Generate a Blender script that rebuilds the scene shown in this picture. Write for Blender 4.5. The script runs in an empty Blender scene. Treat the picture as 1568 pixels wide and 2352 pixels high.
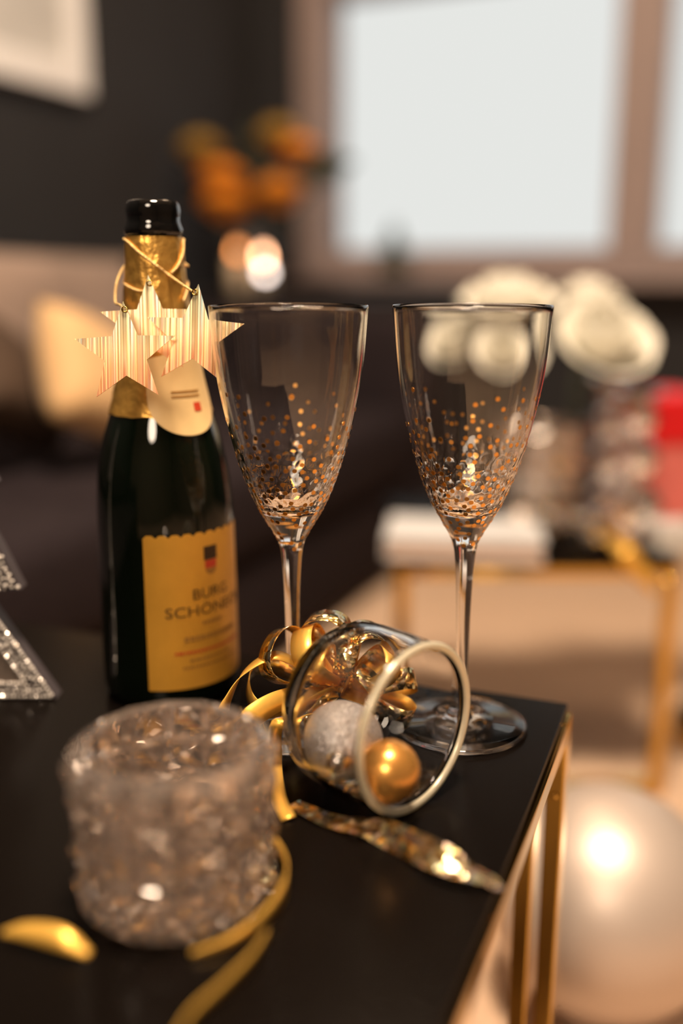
import bpy, bmesh, math, random
from mathutils import Vector, Matrix, Quaternion, noise
random.seed(7)
PI = math.pi
scene = bpy.context.scene
COL = scene.collection

# ------------------------------------------------------------------ camera, world, lights, exposure
T = 0.342                       # top of the black table
HC = T + 0.247                  # camera height
PITCH = math.radians(13.3)
FPX = 35.0 / 36.0 * 2352.0
cd = bpy.data.cameras.new('camera'); cam = bpy.data.objects.new('camera', cd); COL.objects.link(cam)
cam.location = (0, 0, HC); cam.rotation_euler = (PI / 2 - PITCH, 0, 0)
cd.sensor_fit = 'VERTICAL'; cd.sensor_height = 36.0; cd.sensor_width = 24.0; cd.lens = 35.0
cd.clip_start = 0.01; cd.clip_end = 50
cd.dof.use_dof = True; cd.dof.focus_distance = 0.515; cd.dof.aperture_fstop = 1.42
scene.camera = cam

w = bpy.data.worlds.new('world'); scene.world = w; w.use_nodes = True
bg = w.node_tree.nodes['Background']
bg.inputs[0].default_value = (0.985, 1.0, 0.965, 1); bg.inputs[1].default_value = 0.80

def area(name, loc, target, size, power, color, shape='DISK'):
    d = bpy.data.lights.new(name, 'AREA'); d.shape = shape; d.size = size; d.energy = power; d.color = color
    o = bpy.data.objects.new(name, d); COL.objects.link(o); o.location = loc
    o.rotation_euler = (Vector(target) - Vector(loc)).to_track_quat('-Z', 'Y').to_euler()
    return o
area('ceiling_lamp_light', (0.05, 0.35, 2.30), (0.05, 0.36, 0), 0.40, 80, (1.0, 0.78, 0.57))
pl = bpy.data.lights.new('far_fill_light', 'POINT'); pl.energy = 20; pl.color = (1.0, 0.70, 0.45); pl.shadow_soft_size = 0.14  # unseen fill added to brighten the far floor, ceiling and table sheen
plo = bpy.data.objects.new('far_fill_light', pl); COL.objects.link(plo); plo.location = (0.14, 1.85, 2.08)
area('front_fill_light', (-0.40, -0.95, 1.45), (0.05, 0.9, 0.35), 0.50, 15, (1.0, 0.80, 0.60))  # unseen fill added behind the camera to brighten upright faces

vs = scene.view_settings
vs.view_transform = 'Standard'; vs.look = 'None'; vs.exposure = 0.0; vs.gamma = 1.0; vs.use_curve_mapping = False
cy = scene.cycles
cy.max_bounces = 20; cy.transmission_bounces = 18; cy.glossy_bounces = 8; cy.diffuse_bounces = 4; cy.transparent_max_bounces = 16
cy.caustics_reflective = True; cy.caustics_refractive = True; cy.blur_glossy = 0.6
cy.sample_clamp_indirect = 10.0; cy.sample_clamp_direct = 0.0; cy.use_denoising = True

# ------------------------------------------------------------------ helpers
FW = Vector((0, math.cos(PITCH), -math.sin(PITCH))); UP = Vector((0, math.sin(PITCH), math.cos(PITCH))); CAM = Vector((0, 0, HC))
def ray(px, py): return FW + Vector((1, 0, 0)) * ((px - 784) / FPX) + UP * ((1176 - py) / FPX)
def onz(px, py, z):
    d = ray(px, py); return CAM + d * ((z - HC) / d.z)
def at_y(px, py, y):
    d = ray(px, py); return CAM + d * (y / d.y)
def onplane(px, py, p0, n):
    d = ray(px, py); return CAM + d * ((Vector(p0) - CAM).dot(n) / d.dot(n))

def link(o, parent=None):
    COL.objects.link(o)
    if parent is not None: o.parent = parent
    return o
def tag(o, label=None, cat=None, group=None, kind=None):
    if label: o['label'] = label
    if cat: o['category'] = cat
    if group: o['group'] = group
    if kind: o['kind'] = kind
    return o
def empty(name, loc=(0, 0, 0), rz=0.0):
    o = bpy.data.objects.new(name, None); o.empty_display_size = 0.02
    o.location = loc; o.rotation_euler = (0, 0, rz); COL.objects.link(o); return o
def mesh(name, verts, faces, mat, parent=None, smooth=False):
    me = bpy.data.meshes.new(name); me.from_pydata([tuple(v) for v in verts], [], faces)
    me.validate(); me.update()
    if smooth: me.polygons.foreach_set('use_smooth', [True] * len(me.polygons))
    me.materials.append(mat)
    return link(bpy.data.objects.new(name, me), parent)
def bm_obj(name, bm, mat, parent=None, smooth=False):
    bmesh.ops.recalc_face_normals(bm, faces=bm.faces)
    me = bpy.data.meshes.new(name); bm.to_mesh(me); bm.free()
    if smooth: me.polygons.foreach_set('use_smooth', [True] * len(me.polygons))
    me.materials.append(mat)
    return link(bpy.data.objects.new(name, me), parent)
def place(o, loc=None, rot=None, scale=None):
    if loc is not None: o.location = loc
    if rot is not None: o.rotation_euler = rot
    if scale is not None: o.scale = scale
    return o
def dup(o, parent=None):
    c = o.copy(); COL.objects.link(c); c.parent = parent
    for ch in list(o.children): dup(ch, c)
    return c
def bm_box(bm, lo, hi, bevel=0.0, seg=2, mtx=None):
    r = bmesh.ops.create_cube(bm, size=1.0); vv = r['verts']
    s = Vector(hi) - Vector(lo); c = (Vector(hi) + Vector(lo)) / 2
    for v in vv: v.co = Vector((v.co.x * s.x, v.co.y * s.y, v.co.z * s.z)) + c
    if bevel > 0:
        ee = list({e for v in vv for e in v.link_edges})
        rr = bmesh.ops.bevel(bm, geom=ee, offset=bevel, segments=seg, affect='EDGES', profile=0.5)
        vv = list({v for f in rr['faces'] for v in f.verts} | {v for v in vv if v.is_valid})
    if mtx is not None:
        for v in vv: v.co = mtx @ v.co
    return vv
def box(name, lo, hi, mat, parent=None, bevel=0.0, seg=2, smooth=False):
    bm = bmesh.new(); bm_box(bm, lo, hi, bevel, seg); return bm_obj(name, bm, mat, parent, smooth)
def lathe_data(prof, seg=64, closed=False):
    """prof: list of (r, z). r == 0 makes a pole. closed joins last with first (a ring)."""
    verts, rings, faces = [], [], []
    for r, z in prof:
        if r < 1e-7: rings.append([len(verts)]); verts.append(Vector((0, 0, z)))
        else:
            rings.append(list(range(len(verts), len(verts) + seg)))
            for k in range(seg):
                a = 2 * PI * k / seg; verts.append(Vector((r * math.cos(a), r * math.sin(a), z)))
    n = len(rings)
    for i in range(n if closed else n - 1):
        A, B = rings[i], rings[(i + 1) % n]
        for k in range(seg):
            k2 = (k + 1) % seg
            if len(A) == 1 and len(B) == 1: continue
            if len(A) == 1: faces.append((A[0], B[k2], B[k]))
            elif len(B) == 1: faces.append((A[k], A[k2], B[0]))
            else: faces.append((A[k], A[k2], B[k2], B[k]))
    return verts, faces
def lathe(name, prof, mat, parent=None, seg=64, closed=False, smooth=True, fn=None):
    v, f = lathe_data(prof, seg, closed)
    if fn: v = [fn(q) for q in v]
    o = mesh(name, v, f, mat, parent, smooth)
    bm = bmesh.new(); bm.from_mesh(o.data); bmesh.ops.recalc_face_normals(bm, faces=bm.faces); bm.to_mesh(o.data); bm.free()
    return o
def cat_rom(pts, n):
    P = [Vector(p) for p in pts]; P = [P[0] * 2 - P[1]] + P + [P[-1] * 2 - P[-2]]; out = []
    for i in range(1, len(P) - 2):
        for k in range(n):
            t = k / n; a, b, c, d = P[i - 1], P[i], P[i + 1], P[i + 2]
            out.append(0.5 * ((2 * b) + (c - a) * t + (2 * a - 5 * b + 4 * c - d) * t * t + (3 * b - a - 3 * c + d) * t ** 3))
    out.append(P[-2]); return out
def spl(profile, n=6):
    """smooth a (r, z) profile"""
    q = cat_rom([(r, z, 0) for r, z in profile], n); return [(max(0.0, p.x), p.y) for p in q]
def tube(name, pts, rad, mat, parent=None, seg=8, closed=False):
    verts, faces = [], []; n = len(pts); pn = None
    for i, p in enumerate(pts):
        t = (pts[(i + 1) % n] - pts[i - 1]) if closed else (pts[min(i + 1, n - 1)] - pts[max(i - 1, 0)])
        t.normalize()
        if pn is None: pn = t.orthogonal().normalized()
        pn = (pn - t * pn.dot(t)).normalized(); b = t.cross(pn)
        r = rad[i] if isinstance(rad, (list, tuple)) else rad
        for k in range(seg):
            a = 2 * PI * k / seg; verts.append(p + (pn * math.cos(a) + b * math.sin(a)) * r)
    for i in range(n if closed else n - 1):
        j = (i + 1) % n
        for k in range(seg):
            k2 = (k + 1) % seg; faces.append((i * seg + k, i * seg + k2, j * seg + k2, j * seg + k))
    if not closed:
        faces.append(tuple(range(seg - 1, -1, -1))); faces.append(tuple((n - 1) * seg + k for k in range(seg)))
    return mesh(name, verts, faces, mat, parent, True)
def ribbon(name, pts, wd, width, mat, parent=None, n=8, th=0.00025, back=None, crease=0.0):
    """strip through pts with the across direction wd (one vector each); two-sided when back is a material"""
    P = cat_rom(pts, n); W = cat_rom(wd, n); verts, faces = [], []; m = len(P)
    ww = cat_rom([(x, 0, 0) for x in (width if isinstance(width, (list, tuple)) else [width] * len(pts))], n)
    rng = random.Random(len(pts) * 31 + int(P[0].x * 1e5))
    for i in range(m):
        t = (P[min(i + 1, m - 1)] - P[max(i - 1, 0)]).normalized(); x = W[i]; x = (x - t * x.dot(t)).normalized(); nn = t.cross(x).normalized()
        jit = nn * (rng.uniform(-crease, crease)); h = ww[i].x / 2
        for s in (-1, 0, 1): verts.append(P[i] + x * s * h + jit * (1 if s else -1) + nn * th)
        for s in (-1, 0, 1): verts.append(P[i] + x * s * h + jit * (1 if s else -1) - nn * th)
    for i in range(m - 1):
        a, b = i * 6, (i + 1) * 6
        faces += [(a, a + 1, b + 1, b), (a + 1, a + 2, b + 2, b + 1), (a + 4, a + 3, b + 3, b + 4), (a + 5, a + 4, b + 4, b + 5), (a + 2, a + 5, b + 5, b + 2), (a + 3, a, b, b + 3)]
    faces += [(0, 3, 4, 1), (1, 4, 5, 2)]; e = (m - 1) * 6; faces += [(e, e + 1, e + 4, e + 3), (e + 1, e + 2, e + 5, e + 4)]
    o = mesh(name, verts, faces, mat, parent, crease == 0)
    if back:
        o.data.materials.append(back)
        for i, p in enumerate(o.data.polygons):
            if i < (m - 1) * 6 and i % 6 in (2, 3): p.material_index = 1
    return o

# ------------------------------------------------------------------ materials
def pr(name, col, rough=0.5, metal=0.0, trans=0.0, ior=1.45, coat=0.0, sheen=0.0, var=0.0, vscale=20.0, bump=0.0, bscale=200.0, emit=None, estr=0.0, spec=0.5):
    m = bpy.data.materials.new(name); m.use_nodes = True; nt = m.node_tree; b = nt.nodes['Principled BSDF']
    b.inputs['Base Color'].default_value = (*col, 1); b.inputs['Roughness'].default_value = rough; b.inputs['Metallic'].default_value = metal
    b.inputs['IOR'].default_value = ior; b.inputs['Transmission Weight'].default_value = trans; b.inputs['Coat Weight'].default_value = coat
    b.inputs['Sheen Weight'].default_value = sheen; b.inputs['Specular IOR Level'].default_value = spec
    if emit: b.inputs['Emission Color'].default_value = (*emit, 1); b.inputs['Emission Strength'].default_value = estr
    if var > 0 or bump > 0: tc = nt.nodes.new('ShaderNodeTexCoord')
    if var > 0:
        n = nt.nodes.new('ShaderNodeTexNoise'); n.inputs['Scale'].default_value = vscale; n.inputs['Detail'].default_value = 4
        nt.links.new(tc.outputs['Object'], n.inputs['Vector'])
        r = nt.nodes.new('ShaderNodeValToRGB')
        r.color_ramp.elements[0].position = 0.3; r.color_ramp.elements[1].position = 0.7
        r.color_ramp.elements[0].color = (*[max(0, c * (1 - var)) for c in col], 1); r.color_ramp.elements[1].color = (*[min(1, c * (1 + var)) for c in col], 1)
        nt.links.new(n.outputs['Fac'], r.inputs['Fac']); nt.links.new(r.outputs['Color'], b.inputs['Base Color'])
    if bump > 0:
        n2 = nt.nodes.new('ShaderNodeTexNoise'); n2.inputs['Scale'].default_value = bscale; n2.inputs['Detail'].default_value = 3
        nt.links.new(tc.outputs['Object'], n2.inputs['Vector'])
        bp = nt.nodes.new('ShaderNodeBump'); bp.inputs['Strength'].default_value = bump; bp.inputs['Distance'].default_value = 0.002
        nt.links.new(n2.outputs['Fac'], bp.inputs['Height']); nt.links.new(bp.outputs['Normal'], b.inputs['Normal'])
    return m

def foil(name, cols, rough, cell, tilt):
    """holographic foil: small cells, each with its own tint and its own slight tilt"""
    m = pr(name, cols[0], rough, 1.0); nt = m.node_tree; b = nt.nodes['Principled BSDF']
    tc = nt.nodes.new('ShaderNodeTexCoord'); vo = nt.nodes.new('ShaderNodeTexVoronoi'); vo.inputs['Scale'].default_value = cell
    nt.links.new(tc.outputs['Object'], vo.inputs['Vector'])
    sep = nt.nodes.new('ShaderNodeSeparateColor'); nt.links.new(vo.outputs['Color'], sep.inputs[0])
    r = nt.nodes.new('ShaderNodeValToRGB'); r.color_ramp.interpolation = 'CONSTANT'
    while len(r.color_ramp.elements) < len(cols): r.color_ramp.elements.new(0.5)
    for i, c in enumerate(cols): r.color_ramp.elements[i].position = i / len(cols); r.color_ramp.elements[i].color = (*c, 1)
    nt.links.new(sep.outputs[0], r.inputs['Fac']); nt.links.new(r.outputs['Color'], b.inputs['Base Color'])
    geo = nt.nodes.new('ShaderNodeNewGeometry'); sub = nt.nodes.new('ShaderNodeVectorMath'); sub.operation = 'SUBTRACT'; sub.inputs[1].default_value = (0.5, 0.5, 0.5)
    nt.links.new(vo.outputs['Color'], sub.inputs[0])
    sc = nt.nodes.new('ShaderNodeVectorMath'); sc.operation = 'SCALE'; sc.inputs['Scale'].default_value = tilt; nt.links.new(sub.outputs[0], sc.inputs[0])
    ad = nt.nodes.new('ShaderNodeVectorMath'); ad.operation = 'ADD'; nt.links.new(geo.outputs['Normal'], ad.inputs[0]); nt.links.new(sc.outputs[0], ad.inputs[1])
    no = nt.nodes.new('ShaderNodeVectorMath'); no.operation = 'NORMALIZE'; nt.links.new(ad.outputs[0], no.inputs[0]); nt.links.new(no.outputs[0], b.inputs['Normal'])
    return m

M = {}
M['black_top'] = pr('black_glass_top', (0.0042, 0.0030, 0.0024), 0.24, bump=0.02, bscale=900, spec=0.06)
M['gold'] = pr('polished_gold_metal', (0.60, 0.38, 0.095), 0.07, 1.0, var=0.06, vscale=30)
M['glass'] = pr('clear_glass', (1, 1, 1), 0.0, trans=1.0, ior=1.5, spec=0.5)
M['crystal'] = pr('cut_crystal_glass', (1.0, 0.92, 0.86), 0.015, 0.24, trans=0.94, ior=1.58)
M['lustre'] = pr('lustred_cut_crystal', (0.95, 0.88, 0.83), 0.06, 0.45, trans=0.9, ior=1.58)
M['dot'] = pr('copper_gold_foil_dot', (0.80, 0.40, 0.10), 0.28, 1.0)
M['bottle'] = pr('dark_green_bottle_glass', (0.0018, 0.0042, 0.0018), 0.04, coat=0.5)
M['lip'] = pr('black_glass_lip', (0.004, 0.004, 0.004), 0.06, coat=0.4)
M['foil'] = pr('gold_neck_foil', (0.72, 0.40, 0.09), 0.34, 0.75, var=0.25, vscale=60, bump=0.5, bscale=160)
M['label'] = pr('ochre_gold_label_paper', (0.72, 0.36, 0.045), 0.38, 0.25, var=0.08, vscale=40)
M['neck_label'] = pr('cream_neck_label_paper', (0.80, 0.56, 0.26), 0.5, 0.1, var=0.06, vscale=60)
M['ink'] = pr('dark_brown_ink', (0.045, 0.02, 0.005), 0.6)
M['faint_ink'] = pr('faint_brown_ink', (0.36, 0.17, 0.03), 0.6)
M['red_ink'] = pr('red_ink', (0.55, 0.05, 0.015), 0.5)
M['cord'] = pr('gold_cord', (0.85, 0.58, 0.24), 0.5, 0.4, bump=0.6, bscale=900)
M['ribbon'] = pr('satin_gold_ribbon', (0.90, 0.52, 0.10), 0.36, 0.55, var=0.05, vscale=80)
M['holo'] = foil('holographic_gold_foil', [(1.0, 0.86, 0.62), (0.95, 0.66, 0.26), (0.98, 0.80, 0.52), (0.80, 0.46, 0.14), (0.97, 0.72, 0.55), (0.90, 0.74, 0.34), (0.75, 0.80, 0.55)], 0.20, 300, 0.6)
M['rim'] = pr('cream_edge_shine', (0.97, 0.90, 0.70), 0.20, 0.20, trans=0.40, ior=1.45)  # reflection along the thick glass edge, put into the band's colour
M['glitter'] = foil('silver_glitter', [(0.62, 0.57, 0.55), (0.80, 0.75, 0.73), (0.92, 0.88, 0.85), (0.70, 0.64, 0.62)], 0.34, 1900, 0.8); M['glitter'].node_tree.nodes['Principled BSDF'].inputs['Metallic'].default_value = 0.6
M['gold_ball'] = pr('satin_copper_gold', (0.86, 0.42, 0.10), 0.27, 0.75)
M['silver_bead'] = pr('silver_metal', (0.80, 0.76, 0.72), 0.2, 1.0)
M['rhinestone'] = pr('champagne_rhinestone', (0.97, 0.90, 0.83), 0.18, 0.30)
M['taupe'] = pr('taupe_velvet_panel', (0.16, 0.12, 0.095), 0.75, sheen=0.3, bump=0.2, bscale=700)
M['side_grey'] = pr('satin_grey_side', (0.075, 0.062, 0.068), 0.4, 0.2)
M['carpet'] = pr('tan_carpet', (0.62, 0.43, 0.295), 0.95, sheen=0.1, var=0.10, vscale=70, bump=0.8, bscale=160)
M['wall_dark'] = pr('charcoal_wall_paint', (0.034, 0.034, 0.037), 0.8, spec=0.15, var=0.06, vscale=6, bump=0.1, bscale=150)
M['wall_light'] = pr('warm_beige_wall_paint', (0.16, 0.125, 0.10), 0.85, var=0.04, vscale=6, bump=0.1, bscale=150)
M['ceiling'] = pr('ceiling_paint', (0.62, 0.56, 0.50), 0.9, var=0.03, vscale=5)
M['frame_tan'] = pr('pinkish_tan_window_frame', (0.345, 0.275, 0.265), 0.5, spec=0.3, var=0.04, vscale=8)
M['pane'] = pr('window_pane_glass', (1, 1, 1), 0.0, trans=1.0, ior=1.02)
M['white_frame'] = pr('white_picture_frame', (0.92, 0.92, 0.93), 0.45)
M['print'] = pr('pale_grey_print', (0.62, 0.62, 0.61), 0.6, var=0.2, vscale=5)
M['sofa'] = pr('dark_taupe_sofa_fabric', (0.024, 0.018, 0.0205), 0.9, spec=0.08, var=0.12, vscale=60, bump=0.4, bscale=600)
M['cushion_tan'] = pr('golden_tan_velvet', (0.66, 0.42, 0.20), 0.7, sheen=0.2, var=0.08, vscale=20)
M['cushion_rose'] = pr('dusty_beige_fabric', (0.29, 0.21, 0.17), 0.85, sheen=0.1, var=0.18, vscale=12)
M['cushion_brown'] = pr('taupe_brown_fabric', (0.085, 0.058, 0.043), 0.9, spec=0.1, var=0.15, vscale=15)
M['petal_cream'] = pr('cream_rose_petal', (0.80, 0.77, 0.67), 0.55, sheen=0.1, var=0.05, vscale=30)
M['petal_orange'] = pr('orange_petal', (0.90, 0.33, 0.02), 0.6, var=0.12, vscale=25)
M['petal_ochre'] = pr('ochre_petal', (0.42, 0.25, 0.04), 0.6, var=0.12, vscale=25)
M['leaf'] = pr('dark_green_leaf', (0.035, 0.045, 0.025), 0.5, var=0.2, vscale=40)
M['red_paper'] = pr('red_gift_paper', (0.62, 0.008, 0.012), 0.45, var=0.05, vscale=20)
M['pink_paper'] = pr('coral_gift_paper', (0.66, 0.16, 0.14), 0.5, var=0.08, vscale=20)
M['white_box'] = pr('white_card', (0.58, 0.58, 0.59), 0.5)
M['page'] = pr('cream_page_edge', (0.70, 0.52, 0.42), 0.7, var=0.06, vscale=200)
M['silver_card'] = pr('pale_silver_lacquer', (0.66, 0.66, 0.64), 0.35, 0.2)
M['balloon'] = pr('satin_silver_pearl', (0.60, 0.51, 0.45), 0.44, 0.45)
M['console'] = pr('black_brown_wood', (0.018, 0.014, 0.014), 0.5, var=0.2, vscale=12)
M['wax'] = pr('ivory_wax', (0.75, 0.60, 0.42), 0.5)
M['flame'] = pr('candle_flame', (1, 0.7, 0.4), 0.5, emit=(1.0, 0.50, 0.27), estr=19)
M['flame_dim'] = pr('amber_candle_flame', (1, 0.5, 0.2), 0.5, emit=(1.0, 0.34, 0.09), estr=8)
M['bulb'] = pr('white_fairy_bulb', (1, 1, 1), 0.5, emit=(1.0, 0.84, 0.76), estr=12)
M['vase_dark'] = pr('dark_stoneware', (0.03, 0.026, 0.028), 0.4)
M['burgundy'] = pr('dark_burgundy_velvet', (0.06, 0.010, 0.014), 0.8, sheen=0.3)

def star_mat():
    m = pr('holographic_champagne_foil', (0.95, 0.76, 0.50), 0.34, 0.40); nt = m.node_tree; b = nt.nodes['Principled BSDF']
    tc = nt.nodes.new('ShaderNodeTexCoord'); mp = nt.nodes.new('ShaderNodeMapping'); mp.inputs['Scale'].default_value = (420, 8, 14)
    nt.links.new(tc.outputs['Object'], mp.inputs['Vector'])
    n = nt.nodes.new('ShaderNodeTexNoise'); n.inputs['Scale'].default_value = 1.0; n.inputs['Detail'].default_value = 1; nt.links.new(mp.outputs[0], n.inputs['Vector'])
    def ramp(cs):
        r = nt.nodes.new('ShaderNodeValToRGB')
        while len(r.color_ramp.elements) < len(cs): r.color_ramp.elements.new(0.5)
        for e, (p, c) in zip(r.color_ramp.elements, cs): e.position = p; e.color = (*c, 1)
        return r
    r1 = ramp([(0.30, (0.80, 0.54, 0.30)), (0.42, (0.92, 0.66, 0.36)), (0.52, (0.95, 0.84, 0.58)), (0.60, (0.92, 0.52, 0.34)), (0.72, (0.78, 0.86, 0.76))])
    nt.links.new(n.outputs['Fac'], r1.inputs['Fac'])
    # sheen painted in: silvery blue at the hanging point to coral at the feet
    sp = nt.nodes.new('ShaderNodeSeparateXYZ'); nt.links.new(tc.outputs['Object'], sp.inputs[0])
    mr = nt.nodes.new('ShaderNodeMapRange'); mr.inputs['From Min'].default_value = -0.026; mr.inputs['From Max'].default_value = 0.026; nt.links.new(sp.outputs['Z'], mr.inputs['Value'])
    r2 = ramp([(0.0, (0.92, 0.42, 0.30)), (0.35, (1.0, 0.70, 0.48)), (0.55, (1.0, 0.92, 0.76)), (0.78, (0.72, 0.84, 0.86)), (1.0, (0.50, 0.66, 0.74))]); nt.links.new(mr.outputs[0], r2.inputs['Fac'])
    mx = nt.nodes.new('ShaderNodeMix'); mx.data_type = 'RGBA'; mx.blend_type = 'MULTIPLY'; mx.inputs['Factor'].default_value = 0.85
    nt.links.new(r1.outputs['Color'], mx.inputs[6]); nt.links.new(r2.outputs['Color'], mx.inputs[7]); nt.links.new(mx.outputs[2], b.inputs['Base Color'])
    return m
M['star'] = star_mat()

# ------------------------------------------------------------------ the room
TH = math.radians(24)
D1 = Vector((math.sin(TH), math.cos(TH), 0)); D2 = Vector((math.cos(TH), -math.sin(TH), 0))
C0 = Vector((-0.241, 3.0, 0))                      # corner between sofa wall and window wall
ROOM = Matrix.Translation(C0) @ Matrix.Rotation(-TH, 4, 'Z')   # room x = along the window wall, room y = towards the window wall
RW, RD, RH = 4.0, 4.6, 2.5
def rbox(bm, lo, hi, bevel=0.0): return bm_box(bm, lo, hi, bevel, 2, ROOM)
def struct(name, pieces, mat, bevel=0.0, parent=None):
    bm = bmesh.new()
    for lo, hi in pieces: rbox(bm, lo, hi, bevel)
    o = bm_obj(name, bm, mat, parent)
    if parent is None: o['kind'] = 'structure'
    return o
def room_u(px, py):                                 # metres along the window wall for a pixel
    return (onplane(px, py, C0, D1) - C0).dot(D2)
zb = onplane(1000, 572, C0, D1).z                   # bottom of the panes
u1, u2, u3 = room_u(758, 500), room_u(1400, 500), room_u(1510, 500)
u4 = u3 + (u2 - u1); ZT = 1.32
uL = room_u(692, 400); zF = onplane(1000, 634, C0, D1).z; uR = u4 + 0.10
struct('floor', [((-0.1, -RD - 0.1, -0.08), (RW + 0.1, 0.1, 0))], M['carpet'])
struct('ceiling', [((-0.1, -RD - 0.1, RH), (RW + 0.1, 0.1, RH + 0.1))], M['ceiling'])
struct('wall_left', [((-0.1, -RD - 0.1, 0), (0, 0.1, RH))], M['wall_dark'])
struct('wall_back', [((0, 0, 0), (uL, 0.1, RH)), ((uR, 0, 0), (RW, 0.1, RH)), ((uL, 0, 0), (uR, 0.1, zF)), ((uL, 0, ZT + 0.08), (uR, 0.1, RH))], M['wall_dark'])
struct('wall_right', [((RW, -RD - 0.1, 0), (RW + 0.1, 0.1, RH))], M['wall_light'])
struct('wall_front', [((0, -RD - 0.1, 0), (RW, -RD, RH))], M['wall_light'])
win = empty('window_1', ROOM @ Vector((u1, 0, zF))); win['kind'] = 'structure'
bpy.context.view_layer.update()
WI = win.matrix_world.inverted()
def wpart(name, lo, hi, mat, bevel=0.004):
    bm = bmesh.new(); rbox(bm, lo, hi, bevel)
    for v in bm.verts: v.co = WI @ v.co
    return bm_obj(name, bm, mat, win)
wpart('frame_post', (uL, -0.025, zF), (u1, 0.1, ZT + 0.08), M['frame_tan'])
wpart('mullion', (u2, -0.025, zb), (u3, 0.1, ZT), M['frame_tan'])
wpart('frame_post', (u4, -0.025, zF), (uR, 0.1, ZT + 0.08), M['frame_tan'])
wpart('bottom_rail', (u1, -0.025, zF), (u4, 0.1, zb), M['frame_tan'])
wpart('top_rail', (u1, -0.025, ZT), (u4, 0.1, ZT + 0.08), M['frame_tan'])
wpart('pane', (u1, 0.05, zb), (u2, 0.056, ZT), M['pane'], 0); wpart('pane', (u3, 0.05, zb), (u4, 0.056, ZT), M['pane'], 0)
wpart('window_sill', (uL - 0.02, -0.14, zF - 0.02), (uR + 0.02, -0.025, zF), M['frame_tan'])
pd = bpy.data.lights.new('window_portal', 'AREA'); pd.shape = 'RECTANGLE'; pd.size = u4 - u1; pd.size_y = ZT - zb; pd.cycles.is_portal = True
po = bpy.data.objects.new('window_portal', pd); COL.objects.link(po)
po.matrix_world = ROOM @ Matrix.Translation(((u1 + u4) / 2, 0.09, (ZT + zb) / 2)) @ Matrix.Rotation(-PI / 2, 4, 'X')

# picture on the sofa wall
N_L = D2
pA = onplane(184, 226, C0, N_L); v_r = (pA - C0).dot(D1); z0 = pA.z
pic = empty('picture_frame', ROOM @ Vector((0.0, v_r, z0))); tag(pic, 'white framed pale print hanging on the dark sofa wall', 'picture')
bpy.context.view_layer.update(); WI = pic.matrix_world.inverted()
def ppart(name, lo, hi, mat, bevel=0.002):
    bm = bmesh.new(); rbox(bm, lo, hi, bevel)
    for v in bm.verts: v.co = WI @ v.co
    return bm_obj(name, bm, mat, pic)
pw, ph, pb = 0.42, 0.58, 0.055
ppart('frame_bar', (0.002, v_r - pb, z0), (0.03, v_r, z0 + ph), M['white_frame']); ppart('frame_bar', (0.002, v_r - pw, z0), (0.03, v_r - pw + pb, z0 + ph), M['white_frame'])
ppart('frame_bar', (0.002, v_r - pw + pb, z0), (0.03, v_r - pb, z0 + pb), M['white_frame']); ppart('frame_bar', (0.002, v_r - pw + pb, z0 + ph - pb), (0.03, v_r - pb, z0 + ph), M['white_frame'])
ppart('print', (0.004, v_r - pw + pb, z0 + pb), (0.015, v_r - pb, z0 + ph - pb), M['print'], 0)

# ------------------------------------------------------------------ sofa along the left wall, with cushions
sofa = empty('sofa', ROOM @ Vector((0.4, -2.2, 0)), -TH); tag(sofa, 'long dark taupe fabric sofa along the charcoal wall', 'sofa')
def pillow_mesh(w_, h_, d_, n=14, pw_=3.2):
    verts, faces = [], []; N = n * 2
    def pos(i, j, s):
        x = -1 + 2 * i / n; y = -1 + 2 * j / n
        e = max(0, 1 - abs(x) ** pw_) * max(0, 1 - abs(y) ** pw_)
        pin = 1 - 0.06 * (1 - (x * y) ** 2) * (x * x + y * y) / 2
        return Vector((x * w_ / 2 * pin, s * d_ / 2 * e ** 0.45, y * h_ / 2 * pin))
    idx = {}
    for s in (1, -1):
        for i in range(n + 1):
            for j in range(n + 1):
                edge = i in (0, n) or j in (0, n)
                key = (i, j, 0 if edge else s)
                if key not in idx: idx[key] = len(verts); verts.append(pos(i, j, s))
    g = lambda i, j, s: idx[(i, j, 0 if (i in (0, n) or j in (0, n)) else s)]
    for i in range(n):
        for j in range(n):
            faces.append((g(i, j, 1), g(i, j + 1, 1), g(i + 1, j + 1, 1), g(i + 1, j, 1)))
            faces.append((g(i, j, -1), g(i + 1, j, -1), g(i + 1, j + 1, -1), g(i, j + 1, -1)))
    return verts, faces
SL = 1.55   # half length
box('base', (-0.36, -SL, 0.03), (0.37, SL, 0.20), M['sofa'], sofa, 0.02, 3, True)
for k in range(3):
    a = -SL + 0.14 + k * (2 * SL - 0.28) / 3; b = a + (2 * SL - 0.28) / 3 - 0.01
    box('seat_cushion', (-0.20, a, 0.20), (0.385, b, 0.34), M['sofa'], sofa, 0.035, 4, True)
    box('back_cushion', (-0.33, a, 0.341), (-0.15, b, 0.61), M['sofa'], sofa, 0.05, 4, True)
box('backrest', (-0.385, -SL, 0.20), (-0.33, SL, 0.57), M['sofa'], sofa, 0.02, 3, True)
for s in (-1, 1):
    lo, hi = sorted((s * SL, s * (SL - 0.135)))
    box('arm', (-0.33, lo, 0.20), (0.37, hi, 0.52), M['sofa'], sofa, 0.04, 4, True)
    for x in (-0.3, 0.3): box('leg', (x - 0.02, s * (SL - 0.1) - 0.02, 0), (x + 0.02, s * (SL - 0.1) + 0.02, 0.03), M['console'], sofa, 0.003)
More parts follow.
